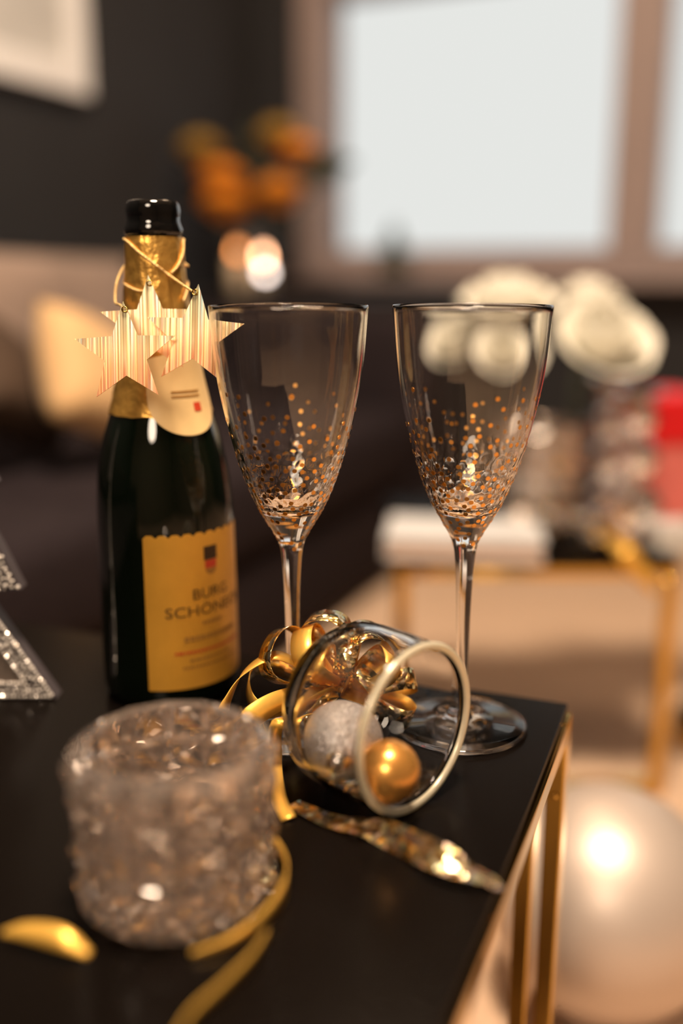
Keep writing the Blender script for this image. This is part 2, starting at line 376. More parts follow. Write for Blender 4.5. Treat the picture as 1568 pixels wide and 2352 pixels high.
def cushion(px, py, depth_n, w_, h_, d_, mat, label, yaw, pitch, roll):
    p = onplane(px, py, C0 + D2 * depth_n, D2)
    v, f = pillow_mesh(w_, h_, d_); o = mesh('throw_cushion', v, f, M[mat], None, True)
    o.location = p; o.rotation_euler = (pitch, roll, -TH + PI / 2 + yaw); tag(o, label, 'cushion', 'cushions on the sofa')
    bpy.context.view_layer.update(); pts = [o.matrix_world @ v_.co for v_ in o.data.vertices]
    o.location.z += 0.342 - min(q.z for q in pts)                      # rest on the seat
    o.location += D2 * max(0, 0.252 - min((q - C0).dot(D2) for q in pts))   # and against the back cushions
    return o
cushion(135, 722, 0.32, 0.50, 0.285, 0.10, 'cushion_rose', 'dusty beige cushion leaning on the sofa back above the golden cushion', 0.05, -0.15, 0.02)
cushion(235, 965, 0.60, 0.21, 0.17, 0.09, 'cushion_tan', 'golden tan velvet cushion tipped on its corner on the sofa seat', -0.1, -0.45, 0.40)
cushion(10, 900, 0.50, 0.22, 0.17, 0.09, 'cushion_brown', 'taupe brown cushion lying at the front of the sofa seat', 0.2, -0.5, 0.45)

# ------------------------------------------------------------------ black console in the corner with flowers and candles
con_z = 0.545
con = empty('console_table', ROOM @ Vector((0.46, -0.45, 0)), -TH); tag(con, 'low black wooden console in the dark corner beside the window', 'console')
box('top', (-0.36, -0.16, con_z - 0.03), (0.36, 0.16, con_z), M['console'], con, 0.004)
box('body', (-0.34, -0.14, 0.08), (0.34, 0.15, con_z - 0.03), M['console'], con, 0.003)
for sx in (-1, 1):
    lo, hi = sorted((sx * 0.01, sx * 0.33)); d = box('door', (lo, -0.155, 0.1), (hi, -0.141, con_z - 0.05), M['console'], con, 0.002)
    for sy in (-1, 1): box('leg', (sx * 0.31 - 0.02, sy * 0.11 - 0.02, 0), (sx * 0.31 + 0.02, sy * 0.11 + 0.02, 0.08), M['console'], con, 0.002)
def console_pt(px, py):           # a point over the console's middle line
    return onplane(px, py, C0 - D1 * 0.45, D1)

def petal_mesh(r, open_, h, n=6):
    verts, faces = [], []
    for i in range(n + 1):
        t = i / n
        for j in range(n + 1):
            s = -1 + 2 * j / n
            wd = (0.25 + 0.9 * math.sin(PI * min(1, t * 0.62 + 0.12))) * 0.62
            a = s * wd * 1.25
            rr = r * (0.25 + 0.75 * math.sin(t * PI / 2)) + open_ * r * t ** 3 - 0.10 * r * (s * s) * t
            z = h * t - 0.18 * h * s * s * t - open_ * 0.35 * h * max(0, t - 0.7) * 2
            verts.append(Vector((rr * math.cos(a), rr * math.sin(a), z)))
    k = len(verts); m = n + 1
    verts += [v * 0.97 + Vector((0, 0, 0.0004)) for v in verts]
    for i in range(n):
        for j in range(n):
            a = i * m + j; faces.append((a, a + 1, a + m + 1, a + m)); b = a + k; faces.append((b + m, b + m + 1, b + 1, b))
    for j in range(n): faces.append((n * m + j, n * m + j + 1, k + n * m + j + 1, k + n * m + j))
    for i in range(n):
        a = i * m; faces.append((a + m, k + a + m, k + a, a)); a = i * m + n; faces.append((a, k + a, k + a + m, a + m))
    return verts, faces
def flower(name, loc, rad, mat, label, cat, group, foot, tilt=(0, 0), stem=True):
    """a full rose head: spiral of petals, calyx and a stem that runs down to foot"""
    o = empty(name, loc); RT = (Matrix.Rotation(tilt[0], 3, 'X') @ Matrix.Rotation(tilt[1], 3, 'Y'))
    layers = [(0.22, -0.05, 1.05, 3), (0.42, 0.0, 1.02, 4), (0.62, 0.05, 0.95, 5), (0.80, 0.16, 0.82, 5), (0.90, 0.32, 0.66, 6)]
    k = 0
    for r, op, h, cnt in layers:
        v, f = petal_mesh(r * rad, op, h * rad * 1.25); first = None
        for i in range(cnt):
            a = 2 * PI * i / cnt + k * 0.55
            if first is None: first = p = mesh('petal', v, f, mat, o, True)
            else: p = bpy.data.objects.new('petal', first.data); link(p, o)
            p.rotation_euler = (RT @ Matrix.Rotation(a, 3, 'Z')).to_euler(); p.location = RT @ Vector((0, 0, -0.55 * rad))
        k += 1
    lathe('calyx', [(0, -0.75 * rad), (0.12 * rad, -0.7 * rad), (0.22 * rad, -0.5 * rad), (0, -0.42 * rad)], M['leaf'], o, 12, fn=lambda q: RT @ q)
    if stem:
        e = Vector(foot) - Vector(loc); s = RT @ Vector((0, 0, -0.72 * rad))
        pts = cat_rom([s, s + RT @ Vector((0, 0, -0.02)), s.lerp(e, 0.6) + Vector((0, 0, -0.01)), e], 6); tube('stem', pts, 0.0025, M['leaf'], o, 6)
    return tag(o, label, cat, group)

vp = console_pt(575, 560); vp.z = con_z
vase = empty('flower_vase', vp); lathe('body', spl([(0, 0.0), (0.045, 0.0), (0.058, 0.05), (0.05, 0.12), (0.03, 0.155), (0.034, 0.175)], 5) + [(0.030, 0.175), (0.026, 0.155), (0.045, 0.12), (0.052, 0.05), (0.040, 0.008), (0, 0.008)], M['vase_dark'], vase, 32)
tag(vase, 'dark stoneware vase of orange flowers on the console', 'vase')
for (px, py, r, mt, lb) in [(522, 472, 0.068, 'petal_orange', 'bright orange bloom hanging lowest in the dark vase'), (518, 415, 0.058, 'petal_orange', 'orange bloom just above the lowest bright one'),
                            (470, 350, 0.055, 'petal_ochre', 'dull ochre bloom on the sofa side of the bouquet'), (640, 448, 0.060, 'petal_orange', 'orange bloom near the window frame'),
                            (640, 318, 0.055, 'petal_ochre', 'yellowish ochre bloom at the top of the bouquet'), (690, 350, 0.045, 'petal_orange', 'small orange bloom against the window frame')]:
    p = console_pt(px, py) + D1 * random.uniform(-0.02, 0.03)
    flower('orange_flower', p, r, M[mt], lb, 'flower', 'orange flowers in the vase', vp + Vector((random.uniform(-.012, .012), random.uniform(-.012, .012), 0.04)))
def leaf_obj(name, p0, p1, width, mat, parent, bend=0.2):
    d = p1 - p0; side = d.cross(Vector((0.2, 1, 0.1))).normalized(); up = side.cross(d).normalized(); verts, faces = [], []
    n = 8
    for i in range(n + 1):
        t = i / n; c = p0 + d * t + up * bend * d.length * math.sin(PI * t) * 0.5; h = width * math.sin(PI * (0.06 + 0.94 * t) ** 0.8) / 2
        verts += [c - side * h, c + up * h * 0.25, c + side * h, c - side * h - up * 0.0012, c + up * (h * 0.25 - 0.0012), c + side * h - up * 0.0012]
    for i in range(n):
        a, b = i * 6, i * 6 + 6
        faces += [(a, a + 1, b + 1, b), (a + 1, a + 2, b + 2, b + 1), (a + 4, a + 3, b + 3, b + 4), (a + 5, a + 4, b + 4, b + 5), (a + 2, a + 5, b + 5, b + 2), (a + 3, a, b, b + 3)]
    return mesh(name, verts, faces, mat, parent, True)
spr = empty('leaf_sprig', vp + Vector((0, 0, 0.05))); tag(spr, 'dark leafy sprig reaching from the vase across the window frame', 'leaf sprig')
b0 = spr.location
tipA = console_pt(815, 372) - b0
stm = cat_rom([Vector((0.005, 0, 0)), Vector((0.02, 0, 0.12)), tipA * 0.55 + Vector((0, 0, 0.05)), tipA * 0.92], 6); tube('stem', stm, 0.003, M['leaf'], spr, 6)
for (a, b, wdt) in [((740, 385), (820, 370), 0.035), ((700, 392), (775, 352), 0.04), ((690, 398), (780, 408), 0.04), ((600, 410), (560, 300), 0.05), ((600, 420), (700, 455), 0.05), ((560, 430), (440, 420), 0.05), ((590, 420), (600, 500), 0.05), ((585, 380), (575, 270), 0.045)]:
    leaf_obj('leaf', console_pt(*a) - b0, console_pt(*b) - b0, wdt, M['leaf'], spr)

def candle(px, py, r, h, flame, mat_f, label):
    p = onplane(px, py, C0 - D1 * 0.55, D1); o = empty('candle', (p.x, p.y, con_z))
    top = p.z - con_z - 0.016
    lathe('wax_body', [(0, 0), (r, 0), (r, top - 0.004), (r - 0.003, top), (0.004, top - 0.002), (0, top - 0.002)], M['wax'], o, 24)
    tube('wick', [Vector((0, 0, top - 0.003)), Vector((0, 0, top + 0.006))], 0.0007, M['ink'], o, 6)
    lathe('flame', spl([(0, top + 0.004), (flame * 0.8, top + 0.010), (flame, top + 0.016), (flame * 0.5, top + 0.026), (0, top + 0.036)], 4), M[mat_f], o, 16)
    tag(o, label, 'candle', 'candles on the console')
candle(545, 578, 0.018, 0, 0.0075, 'flame_dim', 'candle with a dim amber flame on the console')
candle(604, 590, 0.018, 0, 0.0085, 'flame', 'candle with the brightest flame on the console, beside the dim one')
p = onplane(609, 628, C0 - D1 * 0.59, D1); bl = empty('fairy_light', (p.x, p.y, con_z))
lathe('base', [(0, 0), (0.012, 0), (0.012, 0.012), (0.006, 0.016), (0.006, p.z - con_z - 0.006), (0, p.z - con_z - 0.006)], M['vase_dark'], bl, 16)
lathe('bulb', spl([(0, p.z - con_z - 0.007), (0.008, p.z - con_z - 0.003), (0.0095, p.z - con_z + 0.003), (0.005, p.z - con_z + 0.010), (0, p.z - con_z + 0.012)], 4), M['bulb'], bl, 16)
tag(bl, 'small white glowing lamp bulb on the console in front of the candles', 'lamp')
# dark little tree on the window sill
p = onplane(905, 560, C0 - D1 * 0.075, D1)
st = empty('sill_tree', (p.x, p.y, zF)); tag(st, 'small dark cone tree ornament on the window sill', 'ornament')
hh = onplane(905, 508, C0 - D1 * 0.075, D1).z - zF
lathe('trunk', [(0, 0), (0.008, 0), (0.008, 0.02), (0, 0.02)], M['console'], st, 12)
for k in range(3):
    a = 0.015 + k * (hh - 0.015) * 0.28; lathe('tier', [(0, a), (0.055 - 0.012 * k, a), (0.050 - 0.012 * k, a + 0.004), (0.0, min(hh, a + (hh - 0.015) * 0.46))], M['leaf'], st, 14, smooth=False)

# ------------------------------------------------------------------ far side table (gold frame, black top)
T2 = 0.29; YF = 1.05
fl = at_y(908, 1280, YF); fr = at_y(1566, 1280, YF); FX0, FX1, FY1 = fl.x, fr.x, YF + (fr.x - fl.x)
def table(name, label, loc, rz, W, D, H, tubew, railh, topth, lower=(), double=False):
    """gold tube frame with a black top; local x 0..W, y 0..D"""
    o = empty(name, loc, rz); g = M['gold']; t = tubew
    box('table_top', (0.0025, 0.0025, H - topth), (W - 0.0025, D - 0.0025, H), M['black_top'], o, 0.0012)
    zr = H - topth - 0.0004
    for x in (0, W - t):
        for y in ((0,) if lower else (0, D - t)):
            if double:                                   # two slim bars with a gap between them
                for xx in ((0.0, 0.0165) if x == 0 else (W - 0.0275, W - 0.0110)):
                    lg = box('leg', (xx, y, 0), (xx + 0.011, y + t, zr - railh), g, o, 0.0012, 3)
                    sc = lathe('screw_head', [(0, 0.0012), (0.0016, 0.0011), (0.0021, 0.0006), (0.0021, 0.0), (0, 0.0)], g, lg, 14, fn=lambda q: Vector((xx + 0.0055 + q.x, y - q.z, zr - railh - 0.034 + q.y)))
                continue
            box('leg', (x, y, 0), (x + t, y + t, zr - railh), g, o, 0.0022, 3)
    for y in (0, D - t): box('rail', (0, y, zr - railh), (W, y + t, zr), g, o, 0.0016, 3)
    for x in (0, W - t): box('rail', (x, t + 0.0002, zr - railh), (x + t, D - t - 0.0002, zr), g, o, 0.0016, 3)
    for which in lower:
        if which == 'front': box('stretcher', (t, 0, 0.001), (W - t, t, t), g, o, 0.0016, 3)
        if which == 'back': box('stretcher', (t, D - t, 0.001), (W - t, D, t), g, o, 0.0016, 3)
        if which == 'left': box('stretcher', (0, t, 0.001), (t, D - t, t), g, o, 0.0016, 3)
        if which == 'right': box('stretcher', (W - t, t, 0.001), (W, D - t, t), g, o, 0.0016, 3)
    return tag(o, label, 'table')
table('side_table', 'small far side table with gold legs carrying the roses', (FX0, YF, 0), 0, FX1 - FX0, FY1 - YF, T2, 0.016, 0.012, 0.012, ('front',))

# white box / book with overhanging corner
bk = empty('book', (FX0 + 0.080, YF + 0.036, T2 + 0.0008), math.radians(-7)); tag(bk, 'thick white covered book at the corner of the far table', 'book')
box('cover', (-0.085, -0.058, 0), (0.085, 0.058, 0.003), M['white_box'], bk, 0.001); box('cover', (-0.085, -0.058, 0.020), (0.085, 0.058, 0.023), M['white_box'], bk, 0.001)
box('pages', (-0.082, -0.055, 0.0031), (0.082, 0.056, 0.0199), M['page'], bk); box('spine', (-0.088, -0.058, 0.0), (-0.0852, 0.058, 0.023), M['white_box'], bk, 0.001)

def crystal_mesh(R, h, cols, rows, wall, bulge, floor_t, R2=None):
    """cast crystal cup: outside of raised pyramid-cut blocks with a small table facet each, fluted inside"""
    R2 = R2 or R; verts, faces = [], []; rng = random.Random(int(R * 1e5) + 3); V = lambda r, a, z: (verts.append(Vector((r * math.cos(a), r * math.sin(a), z))), len(verts) - 1)[1]
    rad = lambda t: R2 + (R - R2) * t
    g = [[V(rad(i / rows) - (0.0008 if 0 < i < rows else 0), 2 * PI * (k + (0.5 if False else 0)) / cols, h * i / rows) for k in range(cols)] for i in range(rows + 1)]
    for i in range(rows):
        for k in range(cols):
            k2 = (k + 1) % cols; c = [g[i][k], g[i][k2], g[i + 1][k2], g[i + 1][k]]
            a0, a1 = 2 * PI * k / cols, 2 * PI * (k + 1) / cols; ox, oz = rng.uniform(-0.16, 0.16), rng.uniform(-0.16, 0.16); q = []; m = []
            for (s_, t_) in ((0.14, 0.14), (0.86, 0.14), (0.86, 0.86), (0.14, 0.86)): m.append(V(rad((i + t_) / rows) + bulge * 0.72, a0 + (a1 - a0) * s_, h * (i + t_) / rows))
            for (s_, t_) in ((0.36, 0.36), (0.64, 0.36), (0.64, 0.64), (0.36, 0.64)): q.append(V(rad((i + t_ + oz) / rows) + bulge * rng.uniform(0.86, 1.10), a0 + (a1 - a0) * (s_ + ox), h * (i + t_ + oz) / rows))
            for e in range(4): e2 = (e + 1) % 4; faces.append((c[e], c[e2], m[e2], m[e])); faces.append((m[e], m[e2], q[e2], q[e]))
            ap = V(rad((i + 0.5) / rows) + bulge * rng.uniform(1.1, 1.35), a0 + (a1 - a0) * (0.5 + ox + rng.uniform(-0.08, 0.08)), h * (i + 0.5 + oz + rng.uniform(-0.08, 0.08)) / rows)
            for e in range(4): faces.append((q[e], q[(e + 1) % 4], ap))
    n2 = cols; prev = g[rows]
    for (r, z, fl) in ((R - wall * 0.35, h + 0.0012, 0.0), (R - wall, h - 0.0004, 0.0012), (R - wall * 1.05, h * 0.7, 0.002), (R2 - wall * 1.1, h * 0.35, 0.002), (R2 - wall * 1.2, floor_t + 0.004, 0.001), (R2 - wall * 2, floor_t, 0.0)):
        cur = [V(r + (fl if k % 2 else -fl) * 0.5, 2 * PI * k / cols, z) for k in range(cols)]
        for k in range(cols): k2 = (k + 1) % cols; faces.append((prev[k], prev[k2], cur[k2])); faces.append((prev[k], cur[k2], cur[k]))
        prev = cur
    c0, c1 = V(0, 0, 0.001), V(0, 0, floor_t)
    for k in range(cols): k2 = (k + 1) % cols; faces.append((g[0][k2], g[0][k], c0)); faces.append((prev[k], prev[k2], c1))
    return verts, faces
def crystal(name, loc, R, h, cols, rows, wall, bulge, floor_t, R2, label, cat, group=None):
    v, f = crystal_mesh(R, h, cols, rows, wall, bulge, floor_t, R2); o = mesh(name, v, f, M['crystal'])
    bm = bmesh.new(); bm.from_mesh(o.data); bmesh.ops.recalc_face_normals(bm, faces=bm.faces); bm.to_mesh(o.data); bm.free()
    o.location = loc; return tag(o, label, cat, group)
VX = at_y(1235, 1190, 1.20); VB = Vector((VX.x, 1.20, T2 + 0.0005))
vz = crystal('crystal_vase', VB, 0.050, 0.125, 12, 5, 0.005, 0.004, 0.010, 0.042, 'cut crystal vase holding the cream roses on the far table', 'vase'); vz.data.materials[0] = M['lustre']
for (px, py, y, r, tl, lb) in [(1168, 705, 1.18, 0.050, (0.25, 0.0), 'tall cream rose above the crystal vase'), (1352, 690, 1.23, 0.036, (0.1, 0.1), 'smaller cream rose at the top beside the red gift'),
                               (1388, 785, 1.13, 0.050, (0.75, 0.15), 'largest cream rose drooping over the crystal candlestick'),
                               (1040, 790, 1.22, 0.040, (0.6, -0.4), 'cream rose seen through the bowl of a champagne glass'), (1168, 815, 1.12, 0.034, (0.8, 0.0), 'small cream rose under the tall one, behind a champagne glass')]:
    flower('cream_rose', at_y(px, py, y), r, M['petal_cream'], lb, 'rose', 'cream roses in the crystal vase', VB + Vector((random.uniform(-.02, .02), random.uniform(-.02, .02), 0.014)), tl)
# candlestick of faceted crystal balls
def faceted(name, r, mat, parent, z, sub=1):
    bm = bmesh.new(); bmesh.ops.create_icosphere(bm, subdivisions=sub, radius=r); o = bm_obj(name, bm, mat, parent); o.location = (0, 0, z); return o
KX = at_y(1448, 1195, 1.13)
def candlestick(loc, balls, label):
    o = empty('crystal_candlestick', loc); z = 0.008
    lathe('base', [(0, 0), (0.036, 0), (0.036, 0.005), (0.012, 0.009), (0, 0.009)], M['silver_bead'], o, 12, smooth=False)
    for r in balls: faceted('crystal_ball', r, M['lustre'], o, z + r * 0.93, 2); z += r * 1.9
    lathe('drip_cup', [(0, z - 0.003), (0.01, z - 0.002), (0.028, z + 0.006), (0.028, z + 0.009), (0.012, z + 0.004), (0, z + 0.004)], M['silver_bead'], o, 16, smooth=False)
    return tag(o, label, 'candlestick', 'crystal candlesticks on the far table')
candlestick((KX.x, 1.13, T2 + 0.0005), (0.034, 0.026, 0.022), 'silver and crystal candlestick of faceted balls before the red gift')
p = at_y(1385, 1195, 1.22); candlestick((p.x, 1.22, T2 + 0.0005), (0.022, 0.026, 0.022, 0.016), 'slim silver and crystal candlestick between vase and red gift')
# silver and pearl baubles
def bauble(px, y, r, mat, label, sub=3):
    q = at_y(px, 1190, y); o = empty('bauble', (q.x, y, T2 + 0.0005)); b = faceted('ball', r, M[mat], o, r, sub)
    lathe('cap', [(0, 2 * r - 0.002), (r * 0.22, 2 * r - 0.0015), (r * 0.22, 2 * r + 0.003), (0, 2 * r + 0.003)], M['gold'], o, 10)
    tag(o, label, 'bauble', 'baubles on the far table')
bauble(1262, 1.105, 0.022, 'silver_bead', 'faceted silver bauble in front of the crystal vase', 2)
bauble(1322, 1.13, 0.017, 'silver_bead', 'small faceted silver bauble beside the vase foot', 2)
bauble(1363, 1.085, 0.012, 'silver_bead', 'tiny silver bauble near the hanging gold ribbon', 2)
bauble(1195, 1.14, 0.017, 'balloon', 'small pearly bauble behind the white book', 3)
# red gift box
q = at_y(1500, 1180, 1.26); gb = empty('gift_box', (q.x, 1.27, T2 + 0.0005), 0.25); tag(gb, 'red gift box with a coral lower half behind the candlesticks', 'gift box')
box('body', (-0.05, -0.05, 0), (0.05, 0.05, 0.095), M['pink_paper'], gb, 0.002); box('lid', (-0.053, -0.053, 0.0952), (0.053, 0.053, 0.155), M['red_paper'], gb, 0.003)
# pale silver box by the front edge
q = at_y(1540, 1250, YF + 0.03); sb = empty('trinket_box', (q.x, YF + 0.035, T2 + 0.0005), 0.1); tag(sb, 'pale silver trinket box at the front edge of the far table', 'box')
box('body', (-0.022, -0.02, 0), (0.022, 0.02, 0.018), M['silver_card'], sb, 0.002); box('lid', (-0.023, -0.021, 0.0182), (0.023, 0.021, 0.030), M['silver_card'], sb, 0.002)
# gold ribbon hanging over the far table's front edge
q0 = onz(1385, 1215, T2 + 0.002); pts = [q0 + Vector((-0.01, 0.05, 0.002)), q0, at_y(1425, 1252, YF - 0.006) , at_y(1462, 1305, YF - 0.018), at_y(1505, 1362, YF - 0.022)]
o = ribbon('gold_ribbon', pts, [(1, 0, 0)] * 2 + [(1, 0, .3), (0.9, -0.3, .5), (0.8, -0.4, .6)], [0.016, 0.018, 0.020, 0.020, 0.008], M['ribbon']); tag(o, 'shiny gold ribbon end hanging over the far table edge', 'ribbon')

# ------------------------------------------------------------------ things on the floor
r = 0.0934; c = onz(1390, 2068, r); bb = empty('silver_balloon_ball', (c.x, c.y, 0)); tag(bb, 'large satin silver ball on the tan carpet behind the table leg', 'ball')
lathe('ball', [(r * math.sin(PI * i / 40), r - r * math.cos(PI * i / 40)) for i in range(41)], M['balloon'], bb, 64)
r = 0.036; c = onz(1606, 1665, r); gb2 = empty('gold_floor_ball', (c.x, c.y, 0)); tag(gb2, 'shiny gold ball on the carpet beside the far table leg', 'ball')
lathe('ball', [(r * math.sin(PI * i / 24), r - r * math.cos(PI * i / 24)) for i in range(25)], M['gold'], gb2, 40)

# ------------------------------------------------------------------ the black table in front
TA = onz(1316, 1612, T); vdir = Vector((-0.358, -0.934, 0)).normalized(); rz = math.atan2(vdir.y, vdir.x) + PI / 2
W1, D1_ = 0.50, 0.60
# local frame: x to the right along the back edge, y towards the back; origin at the near left corner
bx = Vector((math.cos(rz), math.sin(rz), 0)); by = Vector((-math.sin(rz), math.cos(rz), 0))
org = TA - bx * W1 - by * D1_; org.z = 0
ft = table('coffee_table', 'black topped table with polished gold frame carrying the champagne glasses', org, rz, W1, D1_, T, 0.018, 0.013, 0.006, (), True)

# ------------------------------------------------------------------ champagne glasses
GP = [(704, 184.0), (745, 180), (799, 175), (845, 169.5), (887, 163), (953, 149), (1019, 131.6), (1085, 110.8), (1150, 84), (1194, 59), (1229, 37.5), (1251, 28.5), (1282, 23.3), (1348, 18.6), (1430, 16.0), (1510, 14.5), (1575, 14.5), (1605, 16.5), (1625, 21), (1640, 32)]
GY = 0.5197
def prof_px(px_axis, lst, y):
    out = []
    for (py, hw) in lst:
        q = at_y(px_axis, py, y); depth = (q - CAM).dot(FW); out.append((hw / FPX * depth, q.z - T))
    return out
gp = prof_px(1068, GP, GY)
GTOP = gp[0][1]
outer = spl(gp, 5)
z_in = at_y(1068, 1172, GY).z - T      # bottom of the inside
z_cr = at_y(1068, 1035, GY).z - T      # crackle starts here
def r_out(z):
    for (ra, za), (rb, zb_) in zip(outer, outer[1:]):
        if zb_ <= z <= za: return ra + (rb - ra) * (za - z) / max(1e-9, za - zb_)
    return outer[-1][0]
FOOT_R = 0.0375
foot = [(FOOT_R * 0.52, 0.0052), (FOOT_R * 0.8, 0.0036), (FOOT_R * 0.965, 0.0026), (FOOT_R, 0.0016), (FOOT_R * 0.99, 0.0004), (FOOT_R * 0.9, 0.0004), (FOOT_R * 0.5, 0.0012), (0, 0.0018)]
inner = []
for i in range(61):
    t = i / 60; z = z_in + (GTOP - z_in) * t ** 1.5
    th = 0.0011 + 0.0012 * (1 - t) ** 2; rr = max(0.0, r_out(z) - th)
    k = min(1.0, max(0.0, (z - z_in) / 0.006)); inner.append((rr * math.sqrt(1 - (1 - k) ** 2), z))
gprof = inner[:-1] + [(outer[0][0] - 0.0009, GTOP), (outer[0][0] - 0.0004, GTOP + 0.0005)] + outer + foot
def crackle(seed):
    def fn(q):
        rq = math.hypot(q.x, q.y)
        if rq > 1e-6 and z_in < q.z < z_cr + 0.004 and rq < r_out(q.z) - 0.0006:
            amp = 0.0010 * min(1, (z_cr + 0.004 - q.z) / 0.006); n = noise.noise(Vector((q.x * 520 + seed, q.y * 520, q.z * 520)))
            s = 1 - max(0, n + 0.15) * amp / rq; return Vector((q.x * s, q.y * s, q.z))
        return q
    return fn
def make_dot():
    bm = bmesh.new(); bmesh.ops.create_cone(bm, cap_ends=True, segments=14, radius1=0.00126, radius2=0.00122, depth=0.00012); me = bpy.data.meshes.new('gold_dot')
    bm.to_mesh(me); bm.free(); me.materials.append(M['dot']); return me
DOT = make_dot()
zt_d = at_y(1068, 885, GY).z - T; zb_d = at_y(1068, 1256, GY).z - T
def glass(loc, label, seed):
    o = empty('champagne_glass', loc); lathe('glass_body', gprof, M['glass'], o, 128, fn=crackle(seed))
    rng = random.Random(seed); pts = []; tries = 0
    while len(pts) < 296 and tries < 60000:
        tries += 1; t = rng.random()
        z = zb_d + (zt_d - zb_d) * t; rr = r_out(z)
        if rng.random() > rr / 0.036 * (1.0 if t < 0.4 else max(0.05, 1 - 2.0 * (t - 0.4))): continue
        a = rng.uniform(0, 2 * PI); q = Vector((rr * math.cos(a), rr * math.sin(a), z)); md = 0.0031 + 0.0045 * max(0, t - 0.35)
        if any((q - s).length < md for s, _ in pts): continue
        pts.append((q, a))
    for q, a in pts:
        e = 0.0006; sl = (r_out(q.z + e) - r_out(q.z - e)) / (2 * e); nrm = Vector((math.cos(a), math.sin(a), -sl)).normalized()
        d = bpy.data.objects.new('gold_dot', DOT); link(d, o); d.location = q + nrm * 0.00013; d.rotation_mode = 'QUATERNION'; d.rotation_quaternion = nrm.to_track_quat('Z', 'Y')
    return tag(o, label, 'champagne glass', 'champagne glasses with gold dots')
g2 = onz(1056, 1667, T); g1 = onz(674, 1667, T)
glass((g1.x, g1.y, T + 0.0003), 'gold-dotted champagne glass beside the bottle, its stem rising behind the bow', 11)
glass((g2.x, g2.y, T + 0.0003), 'gold-dotted champagne glass standing alone near the table corner', 23)

# ------------------------------------------------------------------ champagne bottle
BC = onz(396, 1572, T); BYD = BC.y
def bz(py): return at_y(380, py, BYD).z - T
BP = [(543, 61), (575, 64), (640, 68), (700, 74), (770, 82), (830, 90), (878, 98), (943, 114), (1000, 132), (1045, 142), (1080, 147.5), (1130, 152), (1200, 154), (1350, 153.5), (1500, 152)]
bp = prof_px(380, BP, BYD)
RB = bp[-1][0]; bp = [(min(r_, RB), z_) for r_, z_ in bp]
bodyprof = spl(bp, 4)
def rb(z):
    for (ra, za), (r2, z2) in zip(bodyprof, bodyprof[1:]):
        if z2 <= z <= za: return ra + (r2 - ra) * (za - z) / max(1e-9, za - z2)
    return RB
bot = empty('champagne_bottle', (BC.x, BC.y, T + 0.0003)); tag(bot, 'opened dark champagne bottle with ochre label and gold neck foil', 'bottle')
lathe('bottle_body', bodyprof + [(RB, 0.02), (RB * 0.995, 0.008), (RB * 0.96, 0.002), (RB * 0.85, 0.0), (RB * 0.6, 0.004), (0, 0.02)] , M['bottle'], bot, 72)
zl = lambda py: bz(py)
lp = prof_px(366, [(545, 60), (538, 66), (528, 66.5), (518, 63), (508, 60), (498, 61), (486, 62.5), (474, 61.5), (465, 57), (462, 51)], BYD)
lathe('bottle_lip', [(lp[0][0] * 0.9, lp[0][1])] + lp + [(lp[-1][0] - 0.003, lp[-1][1] - 0.0005), (lp[-1][0] - 0.0045, lp[-1][1] - 0.004), (lp[-1][0] - 0.005, lp[0][1])], M['lip'], bot, 56, closed=True)
# neck foil, slightly crumpled, lower hem uneven
zf0, zf1 = bz(545), bz(945); fverts, ffaces = [], []; FS, FR_ = 96, 44
for i in range(FR_ + 1):
    for k in range(FS):
        a = 2 * PI * k / FS; hem = 0.0012 * noise.noise(Vector((math.cos(a) * 4, math.sin(a) * 4, 3.3)))
        t = i / FR_; z = zf0 + (zf1 + hem - zf0) * t
        rr = rb(z) + 0.0006 + 0.0009 * max(0, noise.noise(Vector((math.cos(a) * 5, math.sin(a) * 5, z * 160))))
        fverts.append(Vector((rr * math.cos(a), rr * math.sin(a), z)))
for i in range(FR_):
    for k in range(FS): k2 = (k + 1) % FS; ffaces.append((i * FS + k, (i + 1) * FS + k, (i + 1) * FS + k2, i * FS + k2))
mesh('neck_foil', fverts, ffaces, M['foil'], bot, True)
view_a = math.atan2(-BC.y, -BC.x)                 # direction from the bottle to the camera
def ang(deg): return view_a + math.radians(deg)   # positive = towards picture right
def patch(name, a0, a1, zfun0, zfun1, off, mat, parent, na=36, nz=8, th=0.00018):
    verts, faces = [], []
    for i in range(na + 1):
        s = i / na; a = a0 + (a1 - a0) * s; lo, hi = zfun0(s), zfun1(s)
        for j in range(nz + 1):
            z = lo + (hi - lo) * j / nz; rr = rb(z) + off
            verts.append(Vector((rr * math.cos(a), rr * math.sin(a), z)))
    for i in range(na):
        for j in range(nz): q = i * (nz + 1) + j; faces.append((q, q + nz + 1, q + nz + 2, q + 1))
    return mesh(name, verts, faces, mat, parent, True)
LZ0, LZ1 = bz(1527), bz(1193)
lc = 37.0; lh = 56.0
lab = patch('front_label', ang(lc - lh), ang(lc + lh), lambda s: LZ0, lambda s: LZ1 - 0.0016 * (0.5 + 0.5 * math.cos(s * 22 * PI)) ** 3, 0.0003, M['label'], bot, 160, 6)
tag(lab, 'ochre gold paper label with dark print')
